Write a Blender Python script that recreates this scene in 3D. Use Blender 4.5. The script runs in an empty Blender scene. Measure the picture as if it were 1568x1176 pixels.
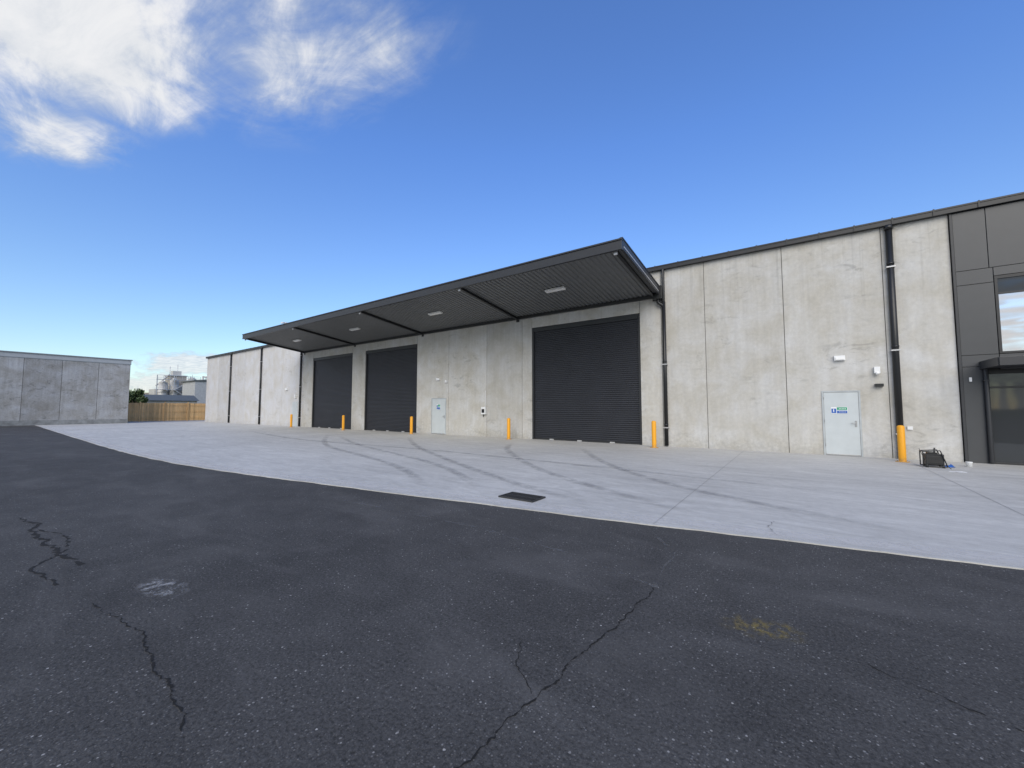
import bpy, math, random
from mathutils import Vector
R=math.radians
random.seed(7)
sc=bpy.context.scene
COL=sc.collection

# ---------------------------------------------------------------- helpers
class MB:
    def __init__(s): s.v=[];s.f=[];s.m=[];s.sm=[]
    def quad(s,a,b,c,d,m=0):
        n=len(s.v); s.v+= [a,b,c,d]; s.f.append((n,n+1,n+2,n+3)); s.m.append(m); s.sm.append(False)
    def hexa(s,p,m=0):
        n=len(s.v); s.v+=p
        for f in ((0,3,2,1),(4,5,6,7),(0,1,5,4),(1,2,6,5),(2,3,7,6),(3,0,4,7)):
            s.f.append(tuple(n+i for i in f)); s.m.append(m); s.sm.append(False)
    def box(s,x0,x1,y0,y1,z0,z1,m=0):
        s.hexa([(x0,y0,z0),(x1,y0,z0),(x1,y1,z0),(x0,y1,z0),(x0,y0,z1),(x1,y0,z1),(x1,y1,z1),(x0,y1,z1)],m)
    def cyl(s,p0,p1,r0,r1=None,n=16,m=0,cap=True):
        if r1 is None: r1=r0
        p0=Vector(p0);p1=Vector(p1);d=(p1-p0).normalized()
        a=d.orthogonal().normalized();b=d.cross(a)
        k=len(s.v)
        for i in range(n):
            t=2*math.pi*i/n;o=a*math.cos(t)+b*math.sin(t)
            s.v.append(tuple(p0+o*r0));s.v.append(tuple(p1+o*r1))
        for i in range(n):
            j=(i+1)%n
            s.f.append((k+2*i,k+2*j,k+2*j+1,k+2*i+1));s.m.append(m);s.sm.append(True)
        if cap:
            s.f.append(tuple(k+2*i for i in reversed(range(n))));s.m.append(m);s.sm.append(False)
            s.f.append(tuple(k+2*i+1 for i in range(n)));s.m.append(m);s.sm.append(False)
    def lathe(s,cx,cy,prof,n=24,m=0):
        k=len(s.v)
        for r,z in prof:
            for i in range(n):
                t=2*math.pi*i/n; s.v.append((cx+r*math.cos(t),cy+r*math.sin(t),z))
        for q in range(len(prof)-1):
            for i in range(n):
                j=(i+1)%n
                s.f.append((k+q*n+i,k+q*n+j,k+(q+1)*n+j,k+(q+1)*n+i));s.m.append(m);s.sm.append(True)
    def build(s,name,mats,parent=None,bevel=0):
        me=bpy.data.meshes.new(name);me.from_pydata(s.v,[],s.f)
        if not isinstance(mats,(list,tuple)): mats=[mats]
        for q in mats: me.materials.append(q)
        me.polygons.foreach_set('material_index',s.m)
        me.polygons.foreach_set('use_smooth',s.sm)
        me.update()
        o=bpy.data.objects.new(name,me);COL.objects.link(o)
        if parent: o.parent=parent
        if bevel:
            b=o.modifiers.new('Bevel','BEVEL');b.width=bevel;b.segments=2;b.limit_method='ANGLE'
        return o
def empty(name):
    o=bpy.data.objects.new(name,None);COL.objects.link(o);return o

# ---------------------------------------------------------------- materials
def newmat(name):
    m=bpy.data.materials.new(name);m.use_nodes=True
    nt=m.node_tree;return m,nt,nt.nodes['Principled BSDF']
def N(nt,t,**k):
    n=nt.nodes.new(t)
    for a,b in k.items(): setattr(n,a,b)
    return n
def L(nt,a,b): nt.links.new(a,b)
def math_(nt,op,a,b=None,c=None,clamp=False):
    n=N(nt,'ShaderNodeMath',operation=op);n.use_clamp=clamp
    for i,x in enumerate((a,b,c)):
        if x is None: continue
        if isinstance(x,(int,float)): n.inputs[i].default_value=x
        else: L(nt,x,n.inputs[i])
    return n.outputs[0]
def coords(nt,scale=(1,1,1),rot=(0,0,0)):
    t=N(nt,'ShaderNodeTexCoord');m=N(nt,'ShaderNodeMapping')
    m.inputs['Scale'].default_value=scale;m.inputs['Rotation'].default_value=rot
    L(nt,t.outputs['Object'],m.inputs[0]);return m.outputs[0]
def noise(nt,vec,scale,detail=5,rough=.55,dist=0):
    n=N(nt,'ShaderNodeTexNoise');n.inputs['Scale'].default_value=scale
    n.inputs['Detail'].default_value=detail;n.inputs['Roughness'].default_value=rough
    n.inputs['Distortion'].default_value=dist;L(nt,vec,n.inputs['Vector']);return n.outputs['Fac']
def mr(nt,v,a,b,c,d,smooth=False):
    n=N(nt,'ShaderNodeMapRange')
    if smooth: n.interpolation_type='SMOOTHSTEP'
    L(nt,v,n.inputs[0])
    for i,x in enumerate((a,b,c,d)): n.inputs[i+1].default_value=x
    return n.outputs[0]
def mix(nt,f,a,b,mode='MIX'):
    n=N(nt,'ShaderNodeMix',data_type='RGBA',blend_type=mode)
    if isinstance(f,(int,float)): n.inputs[0].default_value=f
    else: L(nt,f,n.inputs[0])
    for i,x in ((6,a),(7,b)):
        if isinstance(x,tuple): n.inputs[i].default_value=(x+(1,))[:4]
        else: L(nt,x,n.inputs[i])
    return n.outputs[2]
def gray(nt,v):
    c=N(nt,'ShaderNodeCombineColor')
    for i in range(3): L(nt,v,c.inputs[i])
    return c.outputs[0]
def bump(nt,p,h,strength=.3,dist=.01):
    b=N(nt,'ShaderNodeBump');b.inputs['Strength'].default_value=strength;b.inputs['Distance'].default_value=dist
    L(nt,h,b.inputs['Height']);L(nt,b.outputs[0],p.inputs['Normal'])

def simple(name,col,rough=.5,metal=0,var=.12,vs=3,spec=.5):
    m,nt,p=newmat(name)
    c=coords(nt);f=noise(nt,c,vs,3)
    v=mr(nt,f,.3,.7,1-var,1+var)
    L(nt,mix(nt,1,col,gray(nt,v),'MULTIPLY'),p.inputs['Base Color'])
    p.inputs['Roughness'].default_value=rough;p.inputs['Metallic'].default_value=metal
    p.inputs['Specular IOR Level'].default_value=spec
    return m

def concrete_wall(name,base,contrast=1.0,dirt=1.0):
    m,nt,p=newmat(name)
    c=coords(nt)
    a=noise(nt,c,.9,5,.6,.4)
    b=noise(nt,coords(nt,(5,5,.45)),1.1,3,.6)
    d=noise(nt,c,9,5,.7)
    e=noise(nt,c,70,2,.6)
    s=mr(nt,a,.3,.7,1-.11*contrast,1+.10*contrast)
    s=math_(nt,'MULTIPLY',s,mr(nt,b,.3,.7,1-.04*contrast,1+.04*contrast))
    s=math_(nt,'MULTIPLY',s,mr(nt,d,.3,.7,1-.07*contrast,1+.05*contrast))
    s=math_(nt,'MULTIPLY',s,mr(nt,e,.3,.7,.95,1.05))
    st=mr(nt,noise(nt,coords(nt,(1,1,2.2)),1.6,6,.7,.8),.53,.68,0,1,True)
    st=math_(nt,'MULTIPLY',st,mr(nt,noise(nt,c,.35,2),.42,.6,0,1,True))
    s=math_(nt,'MULTIPLY',s,math_(nt,'SUBTRACT',1,math_(nt,'MULTIPLY',st,.20*contrast)))
    sep=N(nt,'ShaderNodeSeparateXYZ');L(nt,c,sep.inputs[0])
    g=math_(nt,'ADD',sep.outputs[2],mr(nt,d,.3,.7,-.25,.25))
    s=math_(nt,'MULTIPLY',s,mr(nt,g,0,.5,1-.12*dirt,1,True))
    # run-off streaks from the gutter line
    ws=mr(nt,noise(nt,coords(nt,(7,7,.12)),1.0,4,.65),.52,.68,0,1,True)
    ws=math_(nt,'MULTIPLY',ws,mr(nt,sep.outputs[2],4.2,7.3,0,.13*contrast))
    s=math_(nt,'MULTIPLY',s,math_(nt,'SUBTRACT',1,ws))
    vo=N(nt,'ShaderNodeTexVoronoi');vo.inputs['Scale'].default_value=9;L(nt,c,vo.inputs['Vector'])
    s=math_(nt,'MULTIPLY',s,mr(nt,vo.outputs['Distance'],.035,.07,.75,1))
    oi=N(nt,'ShaderNodeObjectInfo')
    s=math_(nt,'MULTIPLY',s,mr(nt,oi.outputs['Random'],0,1,.89,1.07))
    hue=mix(nt,mr(nt,a,.35,.65,0,1),(base[0]*1.03,base[1]*1.0,base[2]*.94),(base[0]*.99,base[1],base[2]*1.03))
    L(nt,mix(nt,1,hue,gray(nt,s),'MULTIPLY'),p.inputs['Base Color'])
    p.inputs['Roughness'].default_value=.8;p.inputs['Specular IOR Level'].default_value=.3
    bump(nt,p,math_(nt,'ADD',d,math_(nt,'MULTIPLY',e,.4)),.18,.01)
    return m

M_wall=concrete_wall('precast_concrete',(.48,.475,.45),1.3)
M_wall_l=concrete_wall('precast_concrete_pale',(.53,.53,.53),.9)
M_wall_w=concrete_wall('precast_concrete_grey',(.33,.335,.335),2.2)
M_joint=simple('joint_sealant',(.13,.13,.12),.8)
M_cut=simple('saw_cut',(.22,.22,.22),.9)
M_dark=simple('charcoal_metal',(.020,.021,.023),.45,0,.1)
M_fascia=simple('charcoal_fascia',(.030,.032,.036),.45,0,.08)
M_roller=simple('roller_shutter_metal',(.022,.024,.030),.42,0,.1,1.2)
M_soffit=simple('ribbed_deck_metal',(.15,.155,.155),.5,0,.06)
M_panel=simple('aluminium_cladding',(.055,.058,.062),.38,0,.04)
M_black=simple('black_pvc',(.011,.012,.013),.38,0,.1)
M_bracket=simple('galvanised_bracket',(.5,.5,.5),.4,.4)
M_white=simple('white_paint',(.75,.76,.76),.45,0,.04)
M_door=simple('door_grey_paint',(.50,.54,.55),.4,0,.04)
M_frame=simple('door_frame_paint',(.40,.43,.44),.4)
M_steel=simple('stainless_steel',(.45,.45,.45),.3,.9)
M_green=simple('sign_green',(.02,.33,.17),.4)
M_blue=simple('sign_blue',(.03,.12,.42),.4)
M_roof=simple('roof_sheet',(.08,.09,.09),.5)
M_iron=simple('cast_iron',(.035,.035,.034),.6)
M_void=simple('drain_void',(.004,.004,.004),.95)
M_silo=simple('silo_steel',(.50,.49,.46),.5,.1,.15,.3)
M_tan=simple('plant_cladding',(.38,.35,.30),.6,0,.2,.4)
M_beige=simple('shed_cladding',(.40,.41,.41),.6)
M_led=simple('diffuser_plastic',(.82,.82,.80),.35,0,.02)

m,nt,p=newmat('yellow_paint');M_yellow=m
c=coords(nt);f=noise(nt,c,14,5,.7)
g=mr(nt,f,.62,.70,0,1,True)
sep=N(nt,'ShaderNodeSeparateXYZ');L(nt,c,sep.inputs[0])
low=mr(nt,math_(nt,'ADD',sep.outputs[2],mr(nt,f,0,1,-.2,.2)),0,.22,.55,0,True)
L(nt,mix(nt,math_(nt,'MAXIMUM',math_(nt,'MULTIPLY',g,.35),low),(.80,.36,.012),(.33,.22,.08)),p.inputs['Base Color'])
p.inputs['Roughness'].default_value=.42

def glassm(name,col,metal,rough=.03):
    m,nt,p=newmat(name)
    p.inputs['Base Color'].default_value=col+(1,);p.inputs['Metallic'].default_value=metal
    p.inputs['Roughness'].default_value=rough
    c=coords(nt);bump(nt,p,noise(nt,c,.7,2),.04,.05)
    return m
M_glass=glassm('tinted_reflective_glass',(.70,.67,.66),.92)
M_glass2=glassm('dark_entry_glass',(.05,.055,.06),.3)

m,nt,p=newmat('pine_palings');M_timber=m
c=coords(nt);vo=N(nt,'ShaderNodeTexWhiteNoise',noise_dimensions='1D')
sep=N(nt,'ShaderNodeSeparateXYZ');L(nt,c,sep.inputs[0])
L(nt,math_(nt,'FLOOR',math_(nt,'DIVIDE',sep.outputs[1],.15)),vo.inputs['W'])
s=math_(nt,'MULTIPLY',mr(nt,vo.outputs['Value'],0,1,.75,1.15),mr(nt,noise(nt,coords(nt,(8,8,.8)),2,4),.3,.7,.8,1.2))
L(nt,mix(nt,1,(.72,.47,.22),gray(nt,s),'MULTIPLY'),p.inputs['Base Color']);p.inputs['Roughness'].default_value=.8

# asphalt
m,nt,p=newmat('asphalt');M_asph=m
c=coords(nt)
big=noise(nt,c,.28,4,.6,.5);mid=noise(nt,c,1.9,5,.65,.3);fine=noise(nt,c,48,4,.75)
s=mr(nt,big,.3,.7,.80,1.2)
s=math_(nt,'MULTIPLY',s,mr(nt,mid,.3,.7,.84,1.16))
s=math_(nt,'MULTIPLY',s,mr(nt,fine,.3,.7,.35,1.75))
base=mix(nt,1,(.054,.053,.0515),gray(nt,s),'MULTIPLY')
def chips(scale,th,keep,seedoff):
    v=N(nt,'ShaderNodeTexVoronoi');v.inputs['Scale'].default_value=scale
    mp=N(nt,'ShaderNodeMapping');mp.inputs['Location'].default_value=(seedoff,seedoff*.7,0)
    L(nt,c,mp.inputs[0]);L(nt,mp.outputs[0],v.inputs['Vector'])
    dd=math_(nt,'ADD',v.outputs['Distance'],mr(nt,fine,.3,.7,-.12,.12))
    a=mr(nt,dd,th*.75,th,1,0)
    sc_=N(nt,'ShaderNodeSeparateColor');L(nt,v.outputs['Color'],sc_.inputs[0])
    k=math_(nt,'LESS_THAN',sc_.outputs[0],keep)
    return math_(nt,'MULTIPLY',math_(nt,'MULTIPLY',a,k),mr(nt,sc_.outputs[1],0,1,.2,1))
c1=chips(60,.36,.26,3);c2=chips(36,.24,.12,11);c3=chips(110,.42,.45,5)
patch=mr(nt,mid,.35,.65,.4,1.0)
col=mix(nt,math_(nt,'MULTIPLY',c1,patch),base,(.21,.205,.20))
col=mix(nt,math_(nt,'MULTIPLY',c2,patch),col,(.50,.49,.47))
col=mix(nt,math_(nt,'MULTIPLY',c3,.6),col,(.13,.128,.125))
du=mr(nt,noise(nt,coords(nt,(1,2.2,1)),.5,6,.7,.6),.47,.72,0,.38,True)
col=mix(nt,du,col,(.125,.122,.118))
L(nt,col,p.inputs['Base Color']);p.inputs['Roughness'].default_value=.85;p.inputs['Specular IOR Level'].default_value=.25
bump(nt,p,math_(nt,'ADD',fine,math_(nt,'MULTIPLY',c1,.5)),.8,.008)

# apron concrete
m,nt,p=newmat('broomed_concrete');M_apron=m
c=coords(nt)
s=mr(nt,noise(nt,c,.25,4,.6,.4),.3,.7,.91,1.08)
s=math_(nt,'MULTIPLY',s,mr(nt,noise(nt,coords(nt,(.5,2.4,1),(0,0,.1)),1.3,6,.72,1.2),.3,.7,.82,1.14))
s=math_(nt,'MULTIPLY',s,mr(nt,noise(nt,c,7,5,.75),.3,.7,.90,1.08))
s=math_(nt,'MULTIPLY',s,mr(nt,noise(nt,coords(nt,(1,30,1)),3,2),.3,.7,.95,1.05))
s=math_(nt,'MULTIPLY',s,mr(nt,noise(nt,c,120,2),.3,.7,.92,1.08))
L(nt,mix(nt,1,(.475,.47,.445),gray(nt,s),'MULTIPLY'),p.inputs['Base Color'])
p.inputs['Roughness'].default_value=.7
bump(nt,p,noise(nt,c,40,4,.7),.2,.004)

m,nt,p=newmat('dry_grass_ground');M_ground=m
c=coords(nt);L(nt,mix(nt,noise(nt,c,.1,5),(.05,.07,.03),(.12,.12,.07)),p.inputs['Base Color']);p.inputs['Roughness'].default_value=.95

def faded(name,col,lo,hi,maxa,nscale,stretch=(1,1,1),rough=.8):
    m,nt,p=newmat(name)
    p.inputs['Base Color'].default_value=col+(1,);p.inputs['Roughness'].default_value=rough
    a=N(nt,'ShaderNodeAttribute',attribute_name='fade')
    f=noise(nt,coords(nt,stretch),nscale,6,.75,.3)
    v=math_(nt,'MULTIPLY',a.outputs['Fac'],mr(nt,f,lo,hi,0,1,True))
    L(nt,math_(nt,'MULTIPLY',v,maxa),p.inputs['Alpha'])
    return m
M_tyre=faded('tyre_rubber_marks',(.21,.21,.21),.32,.64,.36,2.5)
M_lait=faded('pale_laitance_edge',(.66,.65,.63),.28,.55,.6,3.0)
M_yel_old=faded('worn_yellow_paint',(.32,.24,.06),.44,.64,.5,14)
M_spill=faded('cement_spill',(.40,.40,.40),.44,.60,.7,9)
M_crack=faded('crack_void',(.008,.008,.008),.40,.46,1,7,rough=1)
M_seam=faded('pale_seam',(.16,.16,.155),.40,.62,.45,4)

def ribbon(name,pts,w,z,mat,cols=4,fadeend=True,jit=0,parent=None):
    V=[];F=[];A=[]
    n=len(pts)
    for i,(x,y) in enumerate(pts):
        a=pts[max(i-1,0)];b=pts[min(i+1,n-1)]
        dx,dy=b[0]-a[0],b[1]-a[1];l=math.hypot(dx,dy) or 1
        nx,ny=-dy/l,dx/l
        ww=w*(1+random.uniform(-jit,jit))
        for k in range(cols+1):
            t=k/cols-.5
            V.append((x+nx*ww*t,y+ny*ww*t,z))
            e=1-abs(t)*2
            if cols==1: e=1
            en=1
            if fadeend: en=min(1,min(i,n-1-i)/(n*.2+1e-6))
            A.append(min(1,e*1.6)*en)
    for i in range(n-1):
        for k in range(cols):
            a=i*(cols+1)+k;F.append((a,a+cols+1,a+cols+2,a+1))
    me=bpy.data.meshes.new(name);me.from_pydata(V,[],F);me.materials.append(mat)
    at=me.color_attributes.new('fade','FLOAT_COLOR','POINT')
    for i,v in enumerate(A): at.data[i].color=(v,v,v,1)
    o=bpy.data.objects.new(name,me);COL.objects.link(o)
    if parent:o.parent=parent
    return o
def smoothpts(ctrl,n):
    out=[];m=len(ctrl)
    for i in range(m-1):
        p0=ctrl[max(i-1,0)];p1=ctrl[i];p2=ctrl[i+1];p3=ctrl[min(i+2,m-1)]
        for k in range(n):
            t=k/n
            out.append(tuple(.5*((2*p1[j])+(-p0[j]+p2[j])*t+(2*p0[j]-5*p1[j]+4*p2[j]-p3[j])*t*t+(-p0[j]+3*p1[j]-3*p2[j]+p3[j])*t**3) for j in (0,1)))
    out.append(ctrl[-1]);return out

# ---------------------------------------------------------------- ground
b=MB();b.quad((-1500,-1500,-.03),(1500,-1500,-.03),(1500,1500,-.03),(-1500,1500,-.03));b.build('ground',M_ground)
b=MB();b.quad((-56.2,-70,0),(60,-70,0),(60,8,0),(-56.2,8,0));asph=b.build('asphalt_yard',M_asph)
EC=[(34,-5),(12,-8.9),(1.73,-10.73),(-2.26,-11.48),(-7.83,-12.33),(-11,-12.82),(-13.7,-13.1),(-17.5,-13.25),(-23.2,-13.2),(-48.7,-12.6),(-55.9,-12.4)]
def edge_y0(x):
    for a,c2_ in zip(EC,EC[1:]):
        if c2_[0]<=x<=a[0]: return a[1]+(c2_[1]-a[1])*(x-a[0])/(c2_[0]-a[0])
    return EC[-1][1]
def edge_y(x): return sum(edge_y0(min(34,max(-55.9,x+o))) for o in (-1.5,-.75,0,.75,1.5))/5
edge=[];x=34.0;jj=0
while x>-55.9:
    jj=jj*.6+random.uniform(-.014,.014)
    edge.append((x,edge_y(x)+jj));x-=.16 if x<8 and x>-24 else .6
edge.append((-55.9,-12.4))
poly=edge+[(-55.9,-6.4),(-62,-6.4),(-62,6),(34,6)]
V=[(x,y,.014) for x,y in poly]+[(x,y,-.01) for x,y in poly];n=len(poly)
F=[tuple(range(n))[::-1]]+[(i,(i+1)%n,n+(i+1)%n,n+i) for i in range(n)]
me=bpy.data.meshes.new('concrete_apron');me.from_pydata(V,[],F);me.materials.append(M_apron)
apron=bpy.data.objects.new('concrete_apron',me);COL.objects.link(apron)
inner=[(x,edge_y(x)+.235) for x,y in edge if -50<x<20]
ribbon('pale_edge_band',inner,.43,.018,M_lait,4,False,.08,apron)
j=MB()
def jline(x0,y0,x1,y1,w=.0035):
    dx,dy=x1-x0,y1-y0;l=math.hypot(dx,dy);nx,ny=-dy/l*w,dx/l*w
    j.quad((x0-nx,y0-ny,.0185),(x1-nx,y1-ny,.0185),(x1+nx,y1+ny,.0185),(x0+nx,y0+ny,.0185))
for gx in (9.8,2.6,-1.6,-8.0,-15.2,-22.4,-29.6,-40.5):
    jline(gx,edge_y(gx)+.03,gx,-.02)
jline(-55,-5.2,20,-5.2)
j.build('saw_cut_joints',M_cut,apron)
for k,cp in enumerate([
    [(-22,-4.2),(-16,-7.67),(-9.06,-9.75),(-5.9,-11.4)],
    [(-20.5,-4.4),(-14.8,-6.9),(-8.2,-9.0),(-4.9,-10.9)],
    [(-17,-2.5),(-12.3,-6.0),(-6.1,-9.4),(-2.5,-10.9)],
    [(-10.2,-2.5),(-8.6,-5),(-5.0,-8.4),(-1.0,-10.6)],
    [(-6.9,-2.5),(-4.5,-6),(-2,-8.4),(1.3,-10)],
    [(-30,-5.2),(-20,-6.8),(-10,-6.6),(2,-7.5)]]):
    ribbon('tyre_mark_%d'%k,smoothpts(cp,12),.30,.020+.0012*k,M_tyre,4,True,.05,apron)

def crack(name,ctrl,w,step=.05,amp=.03,mat=None,par=None,z=.003):
    pts=[]
    for (x0,y0),(x1,y1) in zip(ctrl,ctrl[1:]):
        l=math.hypot(x1-x0,y1-y0);n=max(2,int(l/step))
        for i in range(n):
            t=i/n;pts.append((x0+(x1-x0)*t,y0+(y1-y0)*t))
    pts.append(ctrl[-1]);ox=oy=0;out=[]
    for x,y in pts:
        ox=ox*.85+random.uniform(-amp,amp);oy=oy*.85+random.uniform(-amp,amp);out.append((x+ox,y+oy))
    return ribbon(name,out,w,z,mat or M_crack,1,False,.9,par or asph)
crack('crack_a',[(-1.05,-13.2),(-1.13,-14.25),(-1.19,-14.82),(-1.25,-15.46),(-1.3,-16.2)],.0085,.018,.011)
crack('crack_a2',[(-1.22,-14.9),(-1.42,-14.75),(-1.55,-14.5)],.004,.02,.01)
crack('crack_b',[(-9.0,-16.2),(-8.43,-16.04),(-7.2,-16.1),(-5.94,-15.97)],.034,.05,.04)
crack('crack_b2',[(-7.9,-16.1),(-7.3,-15.9),(-6.7,-15.97)],.022,.05,.03)
crack('crack_b3',[(-6.6,-16.0),(-6.1,-16.25),(-5.4,-16.2)],.017,.05,.03)
crack('crack_c',[(-4.6,-16.08),(-3.74,-15.97),(-2.84,-16.03),(-2.45,-16.08)],.009,.02,.012)
crack('crack_e',[(.3,-13.5),(.9,-13.75),(1.5,-13.6)],.005,.03,.015)
crack('seam',[(-1.05,-13.2),(-2.2,-12.9),(-3.6,-12.75),(-6.5,-12.9)],.05,.1,.02,M_seam,None,.0028)
crack('seam_b',[(-1.05,-13.2),(-1.1,-12.2),(-1.5,-11.7)],.035,.1,.015,M_seam,None,.0026)
crack('apron_crack',[(-.25,-10.95),(-.35,-10.6),(-.3,-10.3)],.006,.03,.012,None,apron,.0265)

def blob(name,x,y,rx,ry,mat,rot=0):
    n=20;V=[(x,y,.0035)];A=[1];F=[]
    for r_,av in ((.5,.9),(1,0)):
        for i in range(n):
            t=2*math.pi*i/n;q=r_*(1+random.uniform(-.12,.12));a=q*rx*math.cos(t);c_=q*ry*math.sin(t)
            V.append((x+a*math.cos(rot)-c_*math.sin(rot),y+a*math.sin(rot)+c_*math.cos(rot),.0035));A.append(av)
    for i in range(n):
        k=(i+1)%n;F.append((0,1+i,1+k));F.append((1+i,1+n+i,1+n+k,1+k))
    me=bpy.data.meshes.new(name);me.from_pydata(V,[],F);me.materials.append(mat)
    at=me.color_attributes.new('fade','FLOAT_COLOR','POINT')
    for i,v in enumerate(A): at.data[i].color=(v,v,v,1)
    o=bpy.data.objects.new(name,me);COL.objects.link(o);o.parent=asph
blob('worn_yellow_mark',-.26,-13.41,.32,.17,M_yel_old,.3)
blob('cement_spill_mark',-4.51,-15.67,.33,.16,M_spill,.2)

# ---------------------------------------------------------------- warehouse
W=empty('warehouse_building')
TOP=7.28
def panel(x0,x1,z0=0,z1=TOP,mat=M_wall,name='wall_panel',y0=0.0,y1=.18):
    b=MB();b.box(x0+.009,x1-.009,y0,y1,z0,z1);return b.build(name,mat,W,.007)
DH=5.6
doors=[(-10.75,-5.31),(-24.72,-19.30),(-31.78,-26.30)]
for x0,x1 in ((2.35,3.84),(-.256,2.35),(-2.78,-.256),(-4.42,-2.78),(-5.31,-4.42),
              (-11.35,-10.75),(-13.67,-11.35),(-16.55,-13.67),(-19.30,-16.55),(-26.30,-24.72),(-33.35,-31.78)):
    panel(x0,x1)
for x0,x1 in doors: panel(x0,x1,DH,TOP,name='lintel_panel')
xs=[-33.35,-36.9,-41.0,-44.6,-48.1,-51.6,-55.1]
for a,c_ in zip(xs,xs[1:]): panel(c_,a,0,TOP,M_wall_l)
b=MB()
for x0,x1,z0,z1 in [(-55.0,-31.8,0,TOP-.02),(-26.28,-24.75,0,TOP-.02),(-19.28,-10.78,0,TOP-.02),(-5.29,3.8,0,TOP-.02)]+[(a,c_,DH+.02,TOP-.02) for a,c_ in doors]:
    b.box(x0,x1,.025 if z0==0 else .026,.25,z0,z1)
b.build('joint_backing',M_joint,W)
b=MB();b.box(-55.09,14,.26,38,0,TOP-.05);b.build('building_body',M_wall,W)
b=MB();b.hexa([(-55.3,-.02,TOP+.02),(14.2,-.02,TOP+.02),(14.2,20,TOP+1.0),(-55.3,20,TOP+1.0),(-55.3,-.02,TOP+.06),(14.2,-.02,TOP+.06),(14.2,20,TOP+1.05),(-55.3,20,TOP+1.05)])
b.hexa([(-55.3,20.01,TOP+1.0),(14.2,20.01,TOP+1.0),(14.2,40,TOP),(-55.3,40,TOP),(-55.3,20.01,TOP+1.05),(14.2,20.01,TOP+1.05),(14.2,40,TOP+.05),(-55.3,40,TOP+.05)])
b.build('roof',M_roof,W)
b=MB()
b.box(-55.2,14.1,-.15,-.003,TOP-.03,TOP+.13);b.box(-55.2,14.1,-.165,-.151,TOP+.10,TOP+.15)
x=-55
while x<14: b.box(x,x+.04,-.172,-.166,TOP-.035,TOP+.17);x+=.9
b.build('eaves_gutter',M_dark,W,.01)

def downpipe(x,ztop=TOP-.03,r=.075,head=True):
    b=MB();y=-.10
    b.cyl((x,y,.05),(x,y,ztop),r,n=20)
    if head: b.cyl((x,y,ztop-.14),(x,y,ztop),r+.02,n=20)
    for z in (.75,3.3,5.9):
        if z+.2>ztop: continue
        b.box(x-r-.02,x+r+.02,y-r-.006,-.003,z,z+.04,1)
        b.cyl((x,y,z+.1),(x,y,z+.17),r+.008,n=20)
    return b.build('downpipe',[M_black,M_bracket],W)
downpipe(2.53,r=.085);downpipe(-4.29,5.9,.075,False);downpipe(-33.55,6.2,.075,False);downpipe(-41.0);downpipe(-48.1)
b=MB();b.box(-4.66,-4.3,-.33,-.004,6.0,6.55);b.cyl((-4.48,-.17,6.02),(-4.48,-.17,5.86),.07)
b.cyl((-4.48,-.17,5.88),(-4.29,-.10,5.72),.07);b.cyl((-4.29,-.1,5.76),(-4.29,-.1,7.25),.06);b.build('canopy_rain_head',M_black,W,.01)

for x0,x1 in doors:
    b=MB();y=.10;pitch=.09;z=.06
    prof=[]
    while z<DH+.05:
        for dz,dy in ((0,.0),(.012,.016),(.03,.0),(.06,-.006),(.080,.0)): prof.append((y+dy,z+dz))
        z+=pitch
    k=len(b.v)
    for yy,zz in prof: b.v+=[(x0+.05,yy,zz),(x1-.05,yy,zz)]
    for i in range(len(prof)-1):
        b.f.append((k+2*i,k+2*i+1,k+2*i+3,k+2*i+2));b.m.append(0);b.sm.append(False)
    b.box(x0+.03,x1-.03,.07,.13,.016,.085,1)
    b.box(x0+.0,x0+.09,.03,.2,.0,DH-.002,1);b.box(x1-.09,x1-.0,.03,.2,.0,DH-.002,1)
    b.box(x0+.1,x1-.1,.03,.09,DH-.22,DH-.002,1)
    for t in (.2,.47,.76):
        xx=x0+(x1-x0)*t;b.box(xx-.11,xx+.11,.02,.069,.02,.075,2)
    b.build('roller_shutter',[M_roller,M_dark,M_bracket],W)

def pdoor(x0,x1,h,sign):
    b=MB()
    b.box(x0,x0+.05,-.025,.02,.0,h,1);b.box(x1-.05,x1,-.025,.02,0,h,1);b.box(x0+.05,x1-.05,-.025,.02,h-.05,h,1)
    b.box(x0+.055,x1-.055,-.012,.015,.02,h-.055,0)
    b.box(x0+.055,x1-.055,-.02,-.013,.02,.06,2)
    hx=x1-.14
    b.box(hx-.025,hx+.025,-.022,-.0125,.95,1.15,2);b.cyl((hx,-.02,1.07),(hx,-.07,1.07),.01,n=10,m=2);b.cyl((hx,-.065,1.07),(hx-.12,-.065,1.07),.01,n=10,m=2)
    for z in (.3,1.1,1.85): b.cyl((x0+.05,-.03,z),(x0+.05,-.03,z+.1),.009,n=8,m=2)
    b.build('personnel_door',[M_door,M_frame,M_steel],W,.003)
    b=MB();sx,sz,w,hh=sign
    b.box(sx-w/2,sx+w/2,-.017,-.0125,sz-hh/2,sz+hh/2,0)
    b.box(sx-w/2+.01,sx-w*.18,-.0195,-.0175,sz-hh/2+.015,sz+hh/2-.05,2)
    b.box(sx-w*.14,sx+w/2-.01,-.0195,-.0175,sz+.01,sz+hh/2-.008,1)
    b.box(sx-w*.14,sx+w/2-.01,-.0195,-.0175,sz-hh/2+.008,sz-.01,2)
    for i in range(5):
        xx=sx-w*.02+i*w*.09
        b.box(xx,xx+w*.055,-.021,-.0198,sz+.035,sz+.062,0);b.box(xx,xx+w*.06,-.021,-.0198,sz-.06,sz-.045,0)
    b.cyl((sx-w*.34,-.0198,sz+.03),(sx-w*.34,-.021,sz+.03),.014,n=12,m=0);b.box(sx-w*.34-.013,sx-w*.34+.013,-.021,-.0198,sz-.05,sz+.012,0)
    b.build('door_sign',[M_white,M_green,M_blue],W)
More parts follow.
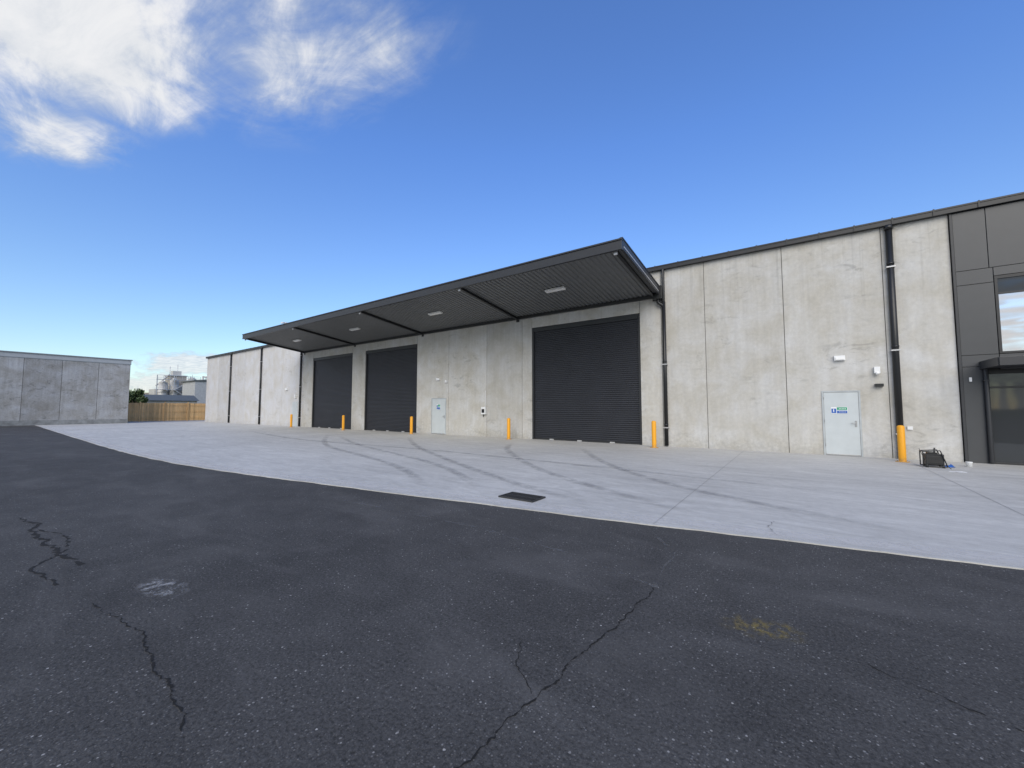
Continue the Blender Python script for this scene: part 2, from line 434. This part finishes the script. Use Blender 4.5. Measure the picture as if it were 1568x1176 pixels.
pdoor(.69,1.67,2.12,(1.13,1.48,.42,.21))
pdoor(-17.95,-16.72,2.15,(-17.35,1.62,.3,.3))

b=MB()
b.box(1.06,1.34,-.10,-.002,3.10,3.26,0);b.box(1.09,1.31,-.13,-.101,3.12,3.2,1)
b.box(2.02,2.16,-.12,-.002,2.64,2.84,0);b.cyl((2.09,-.11,2.66),(2.09,-.16,2.60),.045,n=14,m=1)
b.box(2.02,2.22,-.14,-.002,2.22,2.31,2)
b.box(-17.5,-17.25,-.10,-.002,3.2,3.34,0);b.box(-16.75,-16.6,-.12,-.002,3.05,3.2,0)
b.box(-13.95,-13.67,-.14,-.002,1.22,1.62,0);b.box(-13.90,-13.72,-.155,-.141,1.3,1.5,2);b.cyl((-13.73,-.03,1.62),(-13.73,-.03,2.5),.012,n=8,m=0)
b.cyl((-13.85,-.05,1.22),(-13.85,-.05,1.08),.02,n=8,m=2)
b.box(-36.2,-35.8,-.10,-.002,3.1,3.3,0);b.box(-34.5,-34.3,-.12,-.002,2.4,2.7,0)
b.box(2.7,2.82,-.04,-.002,.9,1.0,0)
b.build('wall_fixtures',[M_white,M_led,M_black],W,.004)
b=MB();b.box(-34.95,-34.05,-.02,.0-.002,0,2.1);b.build('far_door_leaf',M_door,W)

# ---- canopy
CX0,CX1=-33.35,-4.40;YF=-4.45
def und(y): return 6.13-.125*y
b=MB();x=CX0+.1;prof=[]
while x<CX1-.1:
    for dx,dz in ((0,0),(.10,0),(.13,.045),(.17,.045),(.20,0)): prof.append((x+dx,dz))
    x+=.2
k=len(b.v)
for px,dz in prof: b.v+=[(px,-.005,und(0)+.11+dz),(px,YF+.05,und(YF)+.11+dz)]
for i in range(len(prof)-1):
    b.f.append((k+2*i,k+2*i+2,k+2*i+3,k+2*i+1));b.m.append(0);b.sm.append(False)
b.build('canopy_deck',M_soffit,W)
def sl(x0,x1,ya,yb,lo,hi,m=0):
    b.hexa([(x0,yb,und(yb)+lo),(x1,yb,und(yb)+lo),(x1,ya,und(ya)+lo),(x0,ya,und(ya)+lo),
            (x0,yb,und(yb)+hi),(x1,yb,und(yb)+hi),(x1,ya,und(ya)+hi),(x0,ya,und(ya)+hi)],m)
b=MB()
b.box(CX0,CX1,YF-.10,YF,6.67,6.97);b.box(CX0-.01,CX1+.01,YF-.13,YF+.02,6.975,7.03)
b.box(CX0+.02,CX1-.02,YF-.125,YF-.101,6.66,6.70)
sl(CX1-.08,CX1,-.005,YF+.002,.02,.34);sl(CX0,CX0+.08,-.005,YF+.002,.02,.34)
sl(CX1-.09,CX1+.02,-.34,YF-.05,.345,.39)
sl(CX0+.081,CX1-.081,-.006,YF+.01,.22,.30)
b.build('canopy_fascia',M_fascia,W,.006)
b=MB()
for gx in (-11.6,-18.8,-26.02,CX1-.25,CX0+.2):
    sl(gx-.05,gx+.05,-.005,YF+.03,-.03,-.015);sl(gx-.012,gx+.012,-.006,YF+.03,-.0149,.105)
    b.box(gx-.09,gx+.09,-.03,-.002,6.0,6.45)
    b.box(gx-.06,gx+.06,YF+.001,YF+.05,und(YF)-.12,und(YF)+.1,1)
b.box(CX0+.1,CX1-.1,-.14,-.003,6.235-.12,6.23)
b.build('canopy_rafters',[M_dark,M_bracket],W)
b=MB();sl(CX1+.001,CX1+.012,-.4,YF+.1,.10,.14);b.build('canopy_lit_edge',M_bracket,W)  # pale strip standing in for light catching the deck sheet's edge
b=MB()
for gx in (-8.05,-15.2,-22.4,-29.6):
    sl(gx-.45,gx+.45,-2.3,-2.5,.03,.1)
b.build('canopy_light_fittings',M_led,W)
b=MB();b.box(-27.0,-26.8,YF-.1,YF+.1,7.03,7.12);b.cyl((-26.9,YF-.12,7.1),(-26.9,YF-.3,7.05),.05);b.build('canopy_camera',M_white,W)

# ---- office end
def clad(x0,x1,z0,z1): 
    b=MB();b.box(x0+.007,x1-.007,-.05,.0,z0+.007,z1-.007);b.build('cladding_panel',M_panel,W,.003)
b=MB();b.box(3.845,14,.002,.255,0,TOP-.02);b.build('office_backing',M_black,W)
b=MB();b.box(3.846,3.90,-.07,.001,0,TOP-.03);b.build('corner_trim',M_fascia,W)
clad(3.9,4.55,5.5,7.24)
for a,c_ in ((4.55,6.1),(6.1,7.6),(7.6,9.2),(9.2,11),(11,13.9)): clad(a,c_,5.5,7.24)
clad(3.9,4.62,5.08,5.5);clad(4.62,8.0,5.25,5.5);clad(8,13.9,3.05,5.5)
clad(3.9,4.62,3.05,5.08);clad(3.9,4.62,2.72,3.05);clad(4.62,13.9,2.62,3.05)
clad(3.9,4.30,0,2.72);clad(8.6,13.9,0,2.62)
b=MB()
b.box(4.63,8,-.045,.0,5.16,5.245);b.box(4.63,4.69,-.045,.0,3.06,5.16);b.box(4.69,8,-.045,0,3.06,3.12);b.box(6.28,6.34,-.045,0,3.12,5.16)
b.box(4.69,8,-.043,0,4.72,4.77)
b.box(4.31,4.40,-.06,0,0,2.6);b.box(4.40,8.59,-.06,0,2.5,2.6);b.box(5.1,5.16,-.06,0,0,2.5);b.box(6.2,6.26,-.06,0,0,2.5)
b.box(4.40,8.59,-.06,0,0,.06);b.box(4.40,5.1,-.055,0,2.1,2.15)
b.build('window_frames',M_dark,W,.003)
b=MB();b.box(4.69,6.28,-.02,.0,3.12,4.72);b.box(6.34,8,-.02,0,3.12,4.72);b.build('office_window',M_glass,W)
b=MB();b.box(4.40,8.59,-.02,.0,.06,2.5);b.box(4.69,6.28,-.02,.0,4.77,5.16);b.box(6.34,8,-.02,0,4.77,5.16);b.build('entry_glazing',M_glass2,W)
b=MB()
b.box(4.28,9.4,-1.3,-.052,2.66,2.80);b.box(4.26,9.42,-1.34,-1.301,2.64,2.86);b.box(4.24,4.279,-1.30,-.052,2.64,2.86)
b.cyl((4.33,-.12,.03),(4.33,-.12,2.65),.05,n=14);b.box(4.27,4.39,-.18,-.055,2.3,2.34)
b.build('entrance_canopy',M_fascia,W,.006)
b=MB();b.box(4.02,4.07,-.09,-.05,2.3,2.42);b.build('entry_wall_light',M_white,W)

# ---------------------------------------------------------------- bollards
def bollard(x,y,h=1.06,r=.085):
    b=MB()
    pr=[(0,.016),(r+.07,.016),(r+.07,.028),(r+.0,.030),(r,.05),(r,h-.05)]
    for i in range(1,7):
        t=i/6*math.pi/2;pr.append((max(r*math.cos(t),.0005),h-.05+.05*math.sin(t)))
    b.lathe(0,0,pr,28)
    for i in range(4):
        t=math.pi/4+i*math.pi/2;b.cyl((math.cos(t)*(r+.045),math.sin(t)*(r+.045),.028),(math.cos(t)*(r+.045),math.sin(t)*(r+.045),.045),.012,n=6,m=1)
    o=b.build('bollard',[M_yellow,M_steel]);o.location=(x,y,0);return o
for x,y in ((2.42,-.92),(-4.57,-.84),(-11.67,-.72),(-18.75,-.85),(-25.9,-.85),(-33.3,-.85)): bollard(x,y)

# ---------------------------------------------------------------- drain
b=MB();x0,x1,y0,y1=-4.22,-3.58,-11.22,-10.86
b.quad((x0,y0,.0275),(x1,y0,.0275),(x1,y1,.0275),(x0,y1,.0275),1)
for a in ((x0-.03,x1+.03,y0-.03,y0),(x0-.03,x1+.03,y1,y1+.03),(x0-.03,x0,y0,y1),(x1,x1+.03,y0,y1)): b.box(*a,.015,.040)
n=13
for i in range(1,n): 
    xx=x0+(x1-x0)*i/n;b.box(xx-.011,xx+.011,y0,y1,.029,.039)
b.box(x0,x1,(y0+y1)/2-.012,(y0+y1)/2+.012,.0285,.0385)
b.build('drainage_grate',[M_iron,M_void])

# ---------------------------------------------------------------- small equipment by the wall
b=MB();cx,cy=2.86,-1.88
b.box(cx-.17,cx+.17,cy-.13,cy+.13,.09,.36);b.box(cx-.15,cx+.15,cy-.136,cy-.1305,.13,.32,1)
for i in range(6): b.box(cx-.13,cx+.13,cy-.145,cy-.137,.145+i*.028,.157+i*.028)
b.box(cx-.12,cx+.06,cy-.10,cy+.10,.36,.40)
for sy in (-.16,.16):
    b.cyl((cx-.22,cy+sy,.05),(cx+.22,cy+sy,.05),.013,n=8);b.cyl((cx-.22,cy+sy,.05),(cx-.22,cy+sy,.42),.013,n=8)
    b.cyl((cx-.22,cy+sy,.42),(cx+.1,cy+sy,.46),.013,n=8);b.cyl((cx+.1,cy+sy,.46),(cx+.22,cy+sy,.05),.013,n=8)
b.cyl((cx-.22,cy-.16,.42),(cx-.22,cy+.16,.42),.013,n=8)
for sx in(-.15,.15):
    for sy in (-.13,.13): b.cyl((cx+sx,cy+sy,.016),(cx+sx,cy+sy,.09),.03,n=10)
b.cyl((cx+.02,cy,.40),(cx+.03,cy,.52),.018,n=10,m=1);b.cyl((cx-.18,cy-.1,.2),(cx-.28,cy-.12,.5),.006,n=6)
b.cyl((cx+.18,cy-.15,.1),(cx+.26,cy-.25,.02),.008,n=6)
b.build('portable_generator',[M_black,M_iron],None,.004)
b=MB();b.lathe(3.62,-1.3,[(0,.015),(.055,.015),(.062,.13),(.066,.135),(.066,.15),(.0,.152)],20);b.build('paint_pot',M_white)
def rag(name,cx,cy,w,d,mat,h=.03):
    V=[];F=[];n=8
    for i in range(n+1):
        for k in range(n+1):
            V.append((cx+(i/n-.5)*w+random.uniform(-.01,.01),cy+(k/n-.5)*d+random.uniform(-.01,.01),.018+abs(random.gauss(0,h))*(1 if 0<i<n and 0<k<n else .2)))
    for i in range(n):
        for k in range(n): a=i*(n+1)+k;F.append((a,a+n+1,a+n+2,a+1))
    me=bpy.data.meshes.new(name);me.from_pydata(V,[],F);me.materials.append(mat)
    for q in me.polygons:q.use_smooth=True
    o=bpy.data.objects.new(name,me);COL.objects.link(o)
rag('blue_cloth',3.15,-1.65,.28,.14,M_blue);rag('plastic_sheet',3.1,-2.7,.30,.12,M_white,.012)

# ---------------------------------------------------------------- left warehouse
Wl=empty('concrete_warehouse');X=-56.0
ys=[-6.3,-8.6,-11.0,-13.3,-15.6,-17.9,-20.2,-22.5,-24.8,-27.1,-29.4,-31.7,-34]
for a,c_ in zip(ys,ys[1:]):
    b=MB();b.box(X-.18,X,c_+.012,a-.012,0,6.05);b.build('wall_panel',M_wall_w,Wl,.01)
b=MB();b.box(X-10,X-.06,-34,-6.32,0,6.0);b.build('building_core',M_joint,Wl)
b=MB();b.box(X-10.2,X-.02,-34.1,-6.26,6.06,6.46);b.build('metal_parapet',simple('parapet_metal',(.36,.38,.39),.5,0,.05),Wl)
b=MB();b.box(X-10.3,X+.06,-34.2,-6.18,6.465,6.55);b.box(X-.015,X+.03,-34.1,-6.26,6.03,6.09);b.build('parapet_capping',simple('capping_metal',(.22,.24,.25),.4,0,.04),Wl,.01)
b=MB();b.box(X,X+.015,-34.1,-6.3,0,.45);b.build('dark_base_band',simple('dark_base_concrete',(.22,.23,.23),.9,0,.3,2),Wl)  # darker grey band along the foot of the wall

# ---------------------------------------------------------------- fence
b=MB();y=-9
while y<7:
    h=2.15+random.uniform(-.02,.02);b.box(-61.02,-61,y,y+.14,.05,h);y+=.15
for yy in (-6.6,-4.4,-2.2,0.0,2.2,4.4): b.box(-60.99,-60.88,yy-.06,yy+.06,0,2.28)
for z in (.35,1.1,1.85): b.box(-60.998,-60.95,-9,7,z,z+.08)
b.build('timber_fence',M_timber)

# ---------------------------------------------------------------- background plant
P=empty('industrial_plant')
b=MB();px,py=-128,15.7
b.box(px-2,px+1.5,py-1.6,py+1.8,0,9.6,2);b.box(px-2.2,px+1.7,py-1.8,py+2.0,9.6,9.8,1)
b.box(px-1,px+.8,py-.8,py+.9,9.8,10.9,0)
b.box(px-3,px+2,py+1.81,py+4.2,0,7.4,0);b.box(px-3,px+2,py-4.4,py-1.61,0,6.2,0)
for dx,dy,r,h in ((2.6,-3.0,.9,7.6),(2.6,-.9,.85,8.4),(2.6,2.7,.9,8.8),(1.5,6.2,.8,7.2)):
    b.cyl((px+dx,py+dy,0),(px+dx,py+dy,h),r,n=20);b.cyl((px+dx,py+dy,h),(px+dx,py+dy,h+.6),r,.2,n=20)
    for z in (h*.35,h*.7): b.cyl((px+dx,py+dy,z),(px+dx,py+dy,z+.12),r+.06,n=20,m=1)
for dy in (4.8,7.3): b.cyl((px+3,py+dy,0),(px+3,py+dy,9.4+dy*.1),.2,n=10)
b.cyl((px+3,py+4.8,9.6),(px+3,py+7.3,9.9),.2,n=10)
for z in (3.6,6.0,8.4):
    b.box(px+3.6,px+4.5,py-4.6,py+5,z,z+.12,1)
    for hz in (.5,1.05): b.box(px+4.46,px+4.5,py-4.6,py+5,z+hz,z+hz+.05,1)
    y=py-4.6
    while y<py+5.1: b.box(px+4.45,px+4.51,y-.03,y+.03,z,z+1.05,1);y+=1.2
for dy in (-4.6,-1.4,1.8,5): b.box(px+4.4,px+4.56,py+dy-.08,py+dy+.08,0,9.5,1)
for k in range(3):
    z=1.2+2.4*k;s_=1 if k%2==0 else -1
    y0,y1=(py-1.4,py+1.8) if s_>0 else (py+1.8,py-1.4)
    b.hexa([(px+4.6,y0-.1,z),(px+5.2,y0-.1,z),(px+5.2,y0+.1,z),(px+4.6,y0+.1,z),(px+4.6,y1-.1,z+2.4),(px+5.2,y1-.1,z+2.4),(px+5.2,y1+.1,z+2.4),(px+4.6,y1+.1,z+2.4)],1)
for dy,h in ((-1.2,12.0),(.3,12.6),(3.4,10.2)): b.cyl((px,py+dy,9),(px,py+dy,h),.07,n=6,m=1)
b.cyl((px+1,py-4,7),(px+1,py-1.5,9.9),.18,n=8)
b.box(px-7,px-3.1,py-5,py+8,0,5.4,2)
b.build('process_tower_and_platforms',[M_silo,M_bracket,M_tan],P)
S=empty('storage_shed')
b=MB();b.box(-112,-104,12.9,26,0,7.3);b.build('shed_walls',M_beige,S)
b=MB();b.hexa([(-112.2,12.6,7.3),(-103.8,12.6,7.3),(-103.8,26,7.3),(-112.2,26,7.3),(-112.2,12.6,7.5),(-103.8,12.6,7.5),(-103.8,26,8.7),(-112.2,26,8.7)]);b.build('shed_roof',M_roof,S)
S=empty('low_shed')
b=MB();b.box(-102,-92,2.6,9.9,0,2.9);b.build('shed_walls',M_tan,S)
b=MB();b.hexa([(-102.3,2.3,2.9),(-91.7,2.3,2.9),(-91.7,10.2,2.9),(-102.3,10.2,2.9),(-99,2.3,4.0),(-95,2.3,4.0),(-95,10.2,4.0),(-99,10.2,4.0)]);b.build('shed_roof',M_roof,S)

# foliage
m,nt,p=newmat('foliage');M_leaf=m
oi=N(nt,'ShaderNodeTexNoise');oi.inputs['Scale'].default_value=.8;L(nt,coords(nt),oi.inputs['Vector'])
L(nt,mix(nt,oi.outputs['Fac'],(.02,.04,.012),(.08,.12,.04)),p.inputs['Base Color']);p.inputs['Roughness'].default_value=.7
M_bark=simple('bark',(.10,.075,.05),.9)
def tree(x,y,h,name='tree'):
    b=MB();b.cyl((0,0,0),(0,0,h*.5),.22,.12,n=9,m=1)
    cl=[]
    for i in range(9):
        t=random.uniform(0,6.28);r=random.uniform(.1,.30)*h;z=random.uniform(.45,.92)*h
        c_=Vector((math.cos(t)*r,math.sin(t)*r,z));cl.append((c_,random.uniform(.1,.2)*h))
        b.cyl((0,0,h*.35),tuple(c_),.08,.02,n=6,m=1)
    for c_,r in cl:
        for i in range(200):
            d=Vector((random.gauss(0,1),random.gauss(0,1),random.gauss(0,.8))).normalized()*r*random.uniform(.3,1.1)
            q=c_+d;a=Vector((random.gauss(0,1),random.gauss(0,1),random.gauss(0,1))).normalized();e=a.orthogonal().normalized();s_=random.uniform(.1,.24)
            b.quad(tuple(q-a*s_),tuple(q-e*s_*.6),tuple(q+a*s_),tuple(q+e*s_*.6),0)
    o=b.build(name,[M_leaf,M_bark]);o.location=(x,y,0)
tree(-86,.2,4.6);tree(-89,.9,4.4);tree(-104,3.2,5.2)
b=MB()
for i in range(6000):
    y=random.uniform(-60,140);x=-185+random.uniform(-4,4);hh=4+1.6*math.sin(y*.21)+1.1*math.sin(y*.53+1)
    q=Vector((x,y,random.uniform(0,max(hh,1))));a=Vector((random.gauss(0,1),random.gauss(0,1),random.gauss(0,1))).normalized();e=a.orthogonal().normalized();s_=random.uniform(.4,.9)
    b.quad(tuple(q-a*s_),tuple(q-e*s_),tuple(q+a*s_),tuple(q+e*s_),0)
b.build('distant_tree_line',[M_leaf])

# ---------------------------------------------------------------- sky / light
SUN_EL=35;SUN_AZ=152  # clockwise from +Y
w=bpy.data.worlds.new('World');sc.world=w;w.use_nodes=True;nt=w.node_tree
w.cycles.sampling_method='MANUAL';w.cycles.sample_map_resolution=256
bg=nt.nodes['Background'];bg.inputs['Strength'].default_value=.15
sky=N(nt,'ShaderNodeTexSky',sky_type='NISHITA');sky.sun_disc=False
sky.sun_elevation=R(SUN_EL);sky.sun_rotation=R(SUN_AZ);sky.air_density=1.0;sky.dust_density=.3;sky.ozone_density=2.5
tc=N(nt,'ShaderNodeTexCoord');sep=N(nt,'ShaderNodeSeparateXYZ');L(nt,tc.outputs['Generated'],sep.inputs[0])
z=math_(nt,'MAXIMUM',sep.outputs[2],.04)
px_=math_(nt,'DIVIDE',sep.outputs[0],z);py_=math_(nt,'DIVIDE',sep.outputs[1],z)
cb=N(nt,'ShaderNodeCombineXYZ');L(nt,px_,cb.inputs[0]);L(nt,py_,cb.inputs[1]);P_=cb.outputs[0]
def ell(vec,cx,cy,rx,ry,rot=0,cz=0,rz=1):
    s_=N(nt,'ShaderNodeVectorMath',operation='SUBTRACT');L(nt,vec,s_.inputs[0]);s_.inputs[1].default_value=(cx,cy,cz)
    r_=N(nt,'ShaderNodeVectorRotate',rotation_type='Z_AXIS');L(nt,s_.outputs[0],r_.inputs['Vector']);r_.inputs['Angle'].default_value=-rot
    m_=N(nt,'ShaderNodeVectorMath',operation='MULTIPLY');L(nt,r_.outputs[0],m_.inputs[0]);m_.inputs[1].default_value=(1/rx,1/ry,1/rz)
    l_=N(nt,'ShaderNodeVectorMath',operation='LENGTH');L(nt,m_.outputs[0],l_.inputs[0])
    return math_(nt,'SUBTRACT',1,l_.outputs['Value'])
mk=math_(nt,'MULTIPLY',ell(P_,-1.52,.10,.62,.46),1.7)
mk=math_(nt,'MAXIMUM',mk,math_(nt,'MULTIPLY',ell(P_,-1.12,.45,.66,.44,0),.85))
mk=math_(nt,'MAXIMUM',mk,math_(nt,'MULTIPLY',ell(P_,-.88,.66,.30,.20,.2),.6))
mk=math_(nt,'MAXIMUM',mk,math_(nt,'MULTIPLY',ell(P_,-2.15,.16,.50,.28,.2),.95))
mk=math_(nt,'MAXIMUM',mk,0)
nz=noise(nt,P_,2.6,8,.64,.7)
mp=N(nt,'ShaderNodeMapping');mp.inputs['Rotation'].default_value=(0,0,.9);mp.inputs['Scale'].default_value=(.9,2.2,1);mp.inputs['Location'].default_value=(1.7,.4,0);L(nt,P_,mp.inputs[0])
nz2=noise(nt,mp.outputs[0],2.6,8,.64,.5)
nn=math_(nt,'ADD',math_(nt,'MULTIPLY',nz,.5),math_(nt,'MULTIPLY',nz2,.5))
den=math_(nt,'ADD',math_(nt,'MULTIPLY',mk,1.15),math_(nt,'MULTIPLY',math_(nt,'SUBTRACT',nn,.5),3.4))
den=mr(nt,den,-.05,1.35,0,1,True)
den=math_(nt,'MULTIPLY',den,mr(nt,mk,0,.45,0,1,True))
back=mr(nt,nz,.38,.54,0,1,True)
back=math_(nt,'MULTIPLY',back,mr(nt,py_,-.1,-.8,0,1))
D_=tc.outputs['Generated']
lowm=math_(nt,'MAXIMUM',ell(D_,-.962,.262,.10,.09,0,.085,.030),ell(D_,-.966,.245,.13,.12,0,.045,.03))
nl=N(nt,'ShaderNodeMapping');nl.inputs['Scale'].default_value=(1,1,2.4);L(nt,D_,nl.inputs[0])
low=math_(nt,'ADD',math_(nt,'MULTIPLY',math_(nt,'MAXIMUM',lowm,0),1.5),math_(nt,'MULTIPLY',math_(nt,'SUBTRACT',noise(nt,nl.outputs[0],24,5,.6),.5),2.2))
low=math_(nt,'MULTIPLY',mr(nt,low,.2,.75,0,.85,True),mr(nt,lowm,0,.15,0,1))
den=math_(nt,'MAXIMUM',math_(nt,'MAXIMUM',den,back),low)
shade=mr(nt,math_(nt,'ADD',math_(nt,'MULTIPLY',nz2,.7),math_(nt,'MULTIPLY',den,.35)),.42,.8,0,1,True)
cc=mix(nt,shade,(3.6,4.0,4.5),(6.0,6.0,6.0))
tint=mix(nt,mr(nt,sep.outputs[2],0.0,.55,0,1),(1.03,1.05,1.0),(.88,1.17,1.66))
skyc=mix(nt,1,sky.outputs[0],tint,'MULTIPLY')
L(nt,mix(nt,math_(nt,'MULTIPLY',den,.95),skyc,cc),bg.inputs['Color'])

sd=bpy.data.lights.new('sun','SUN');sd.energy=2.7;sd.angle=R(50);sd.color=(1,.92,.80)
so=bpy.data.objects.new('sun',sd);COL.objects.link(so)
az=R(SUN_AZ);el=R(SUN_EL)
dirv=Vector((math.sin(az)*math.cos(el),math.cos(az)*math.cos(el),math.sin(el)))
so.rotation_euler=dirv.to_track_quat('Z','Y').to_euler()

# ---------------------------------------------------------------- camera
cd=bpy.data.cameras.new('camera');cam=bpy.data.objects.new('camera',cd);COL.objects.link(cam)
cd.sensor_width=36;cd.lens=14.0;cd.clip_end=4000;cd.clip_start=.05
cam.location=(0,-16.8,1.55);cam.rotation_euler=(R(93.47),0,R(35.5))
sc.camera=cam
sc.view_settings.view_transform='Standard';sc.view_settings.look='None';sc.view_settings.exposure=0
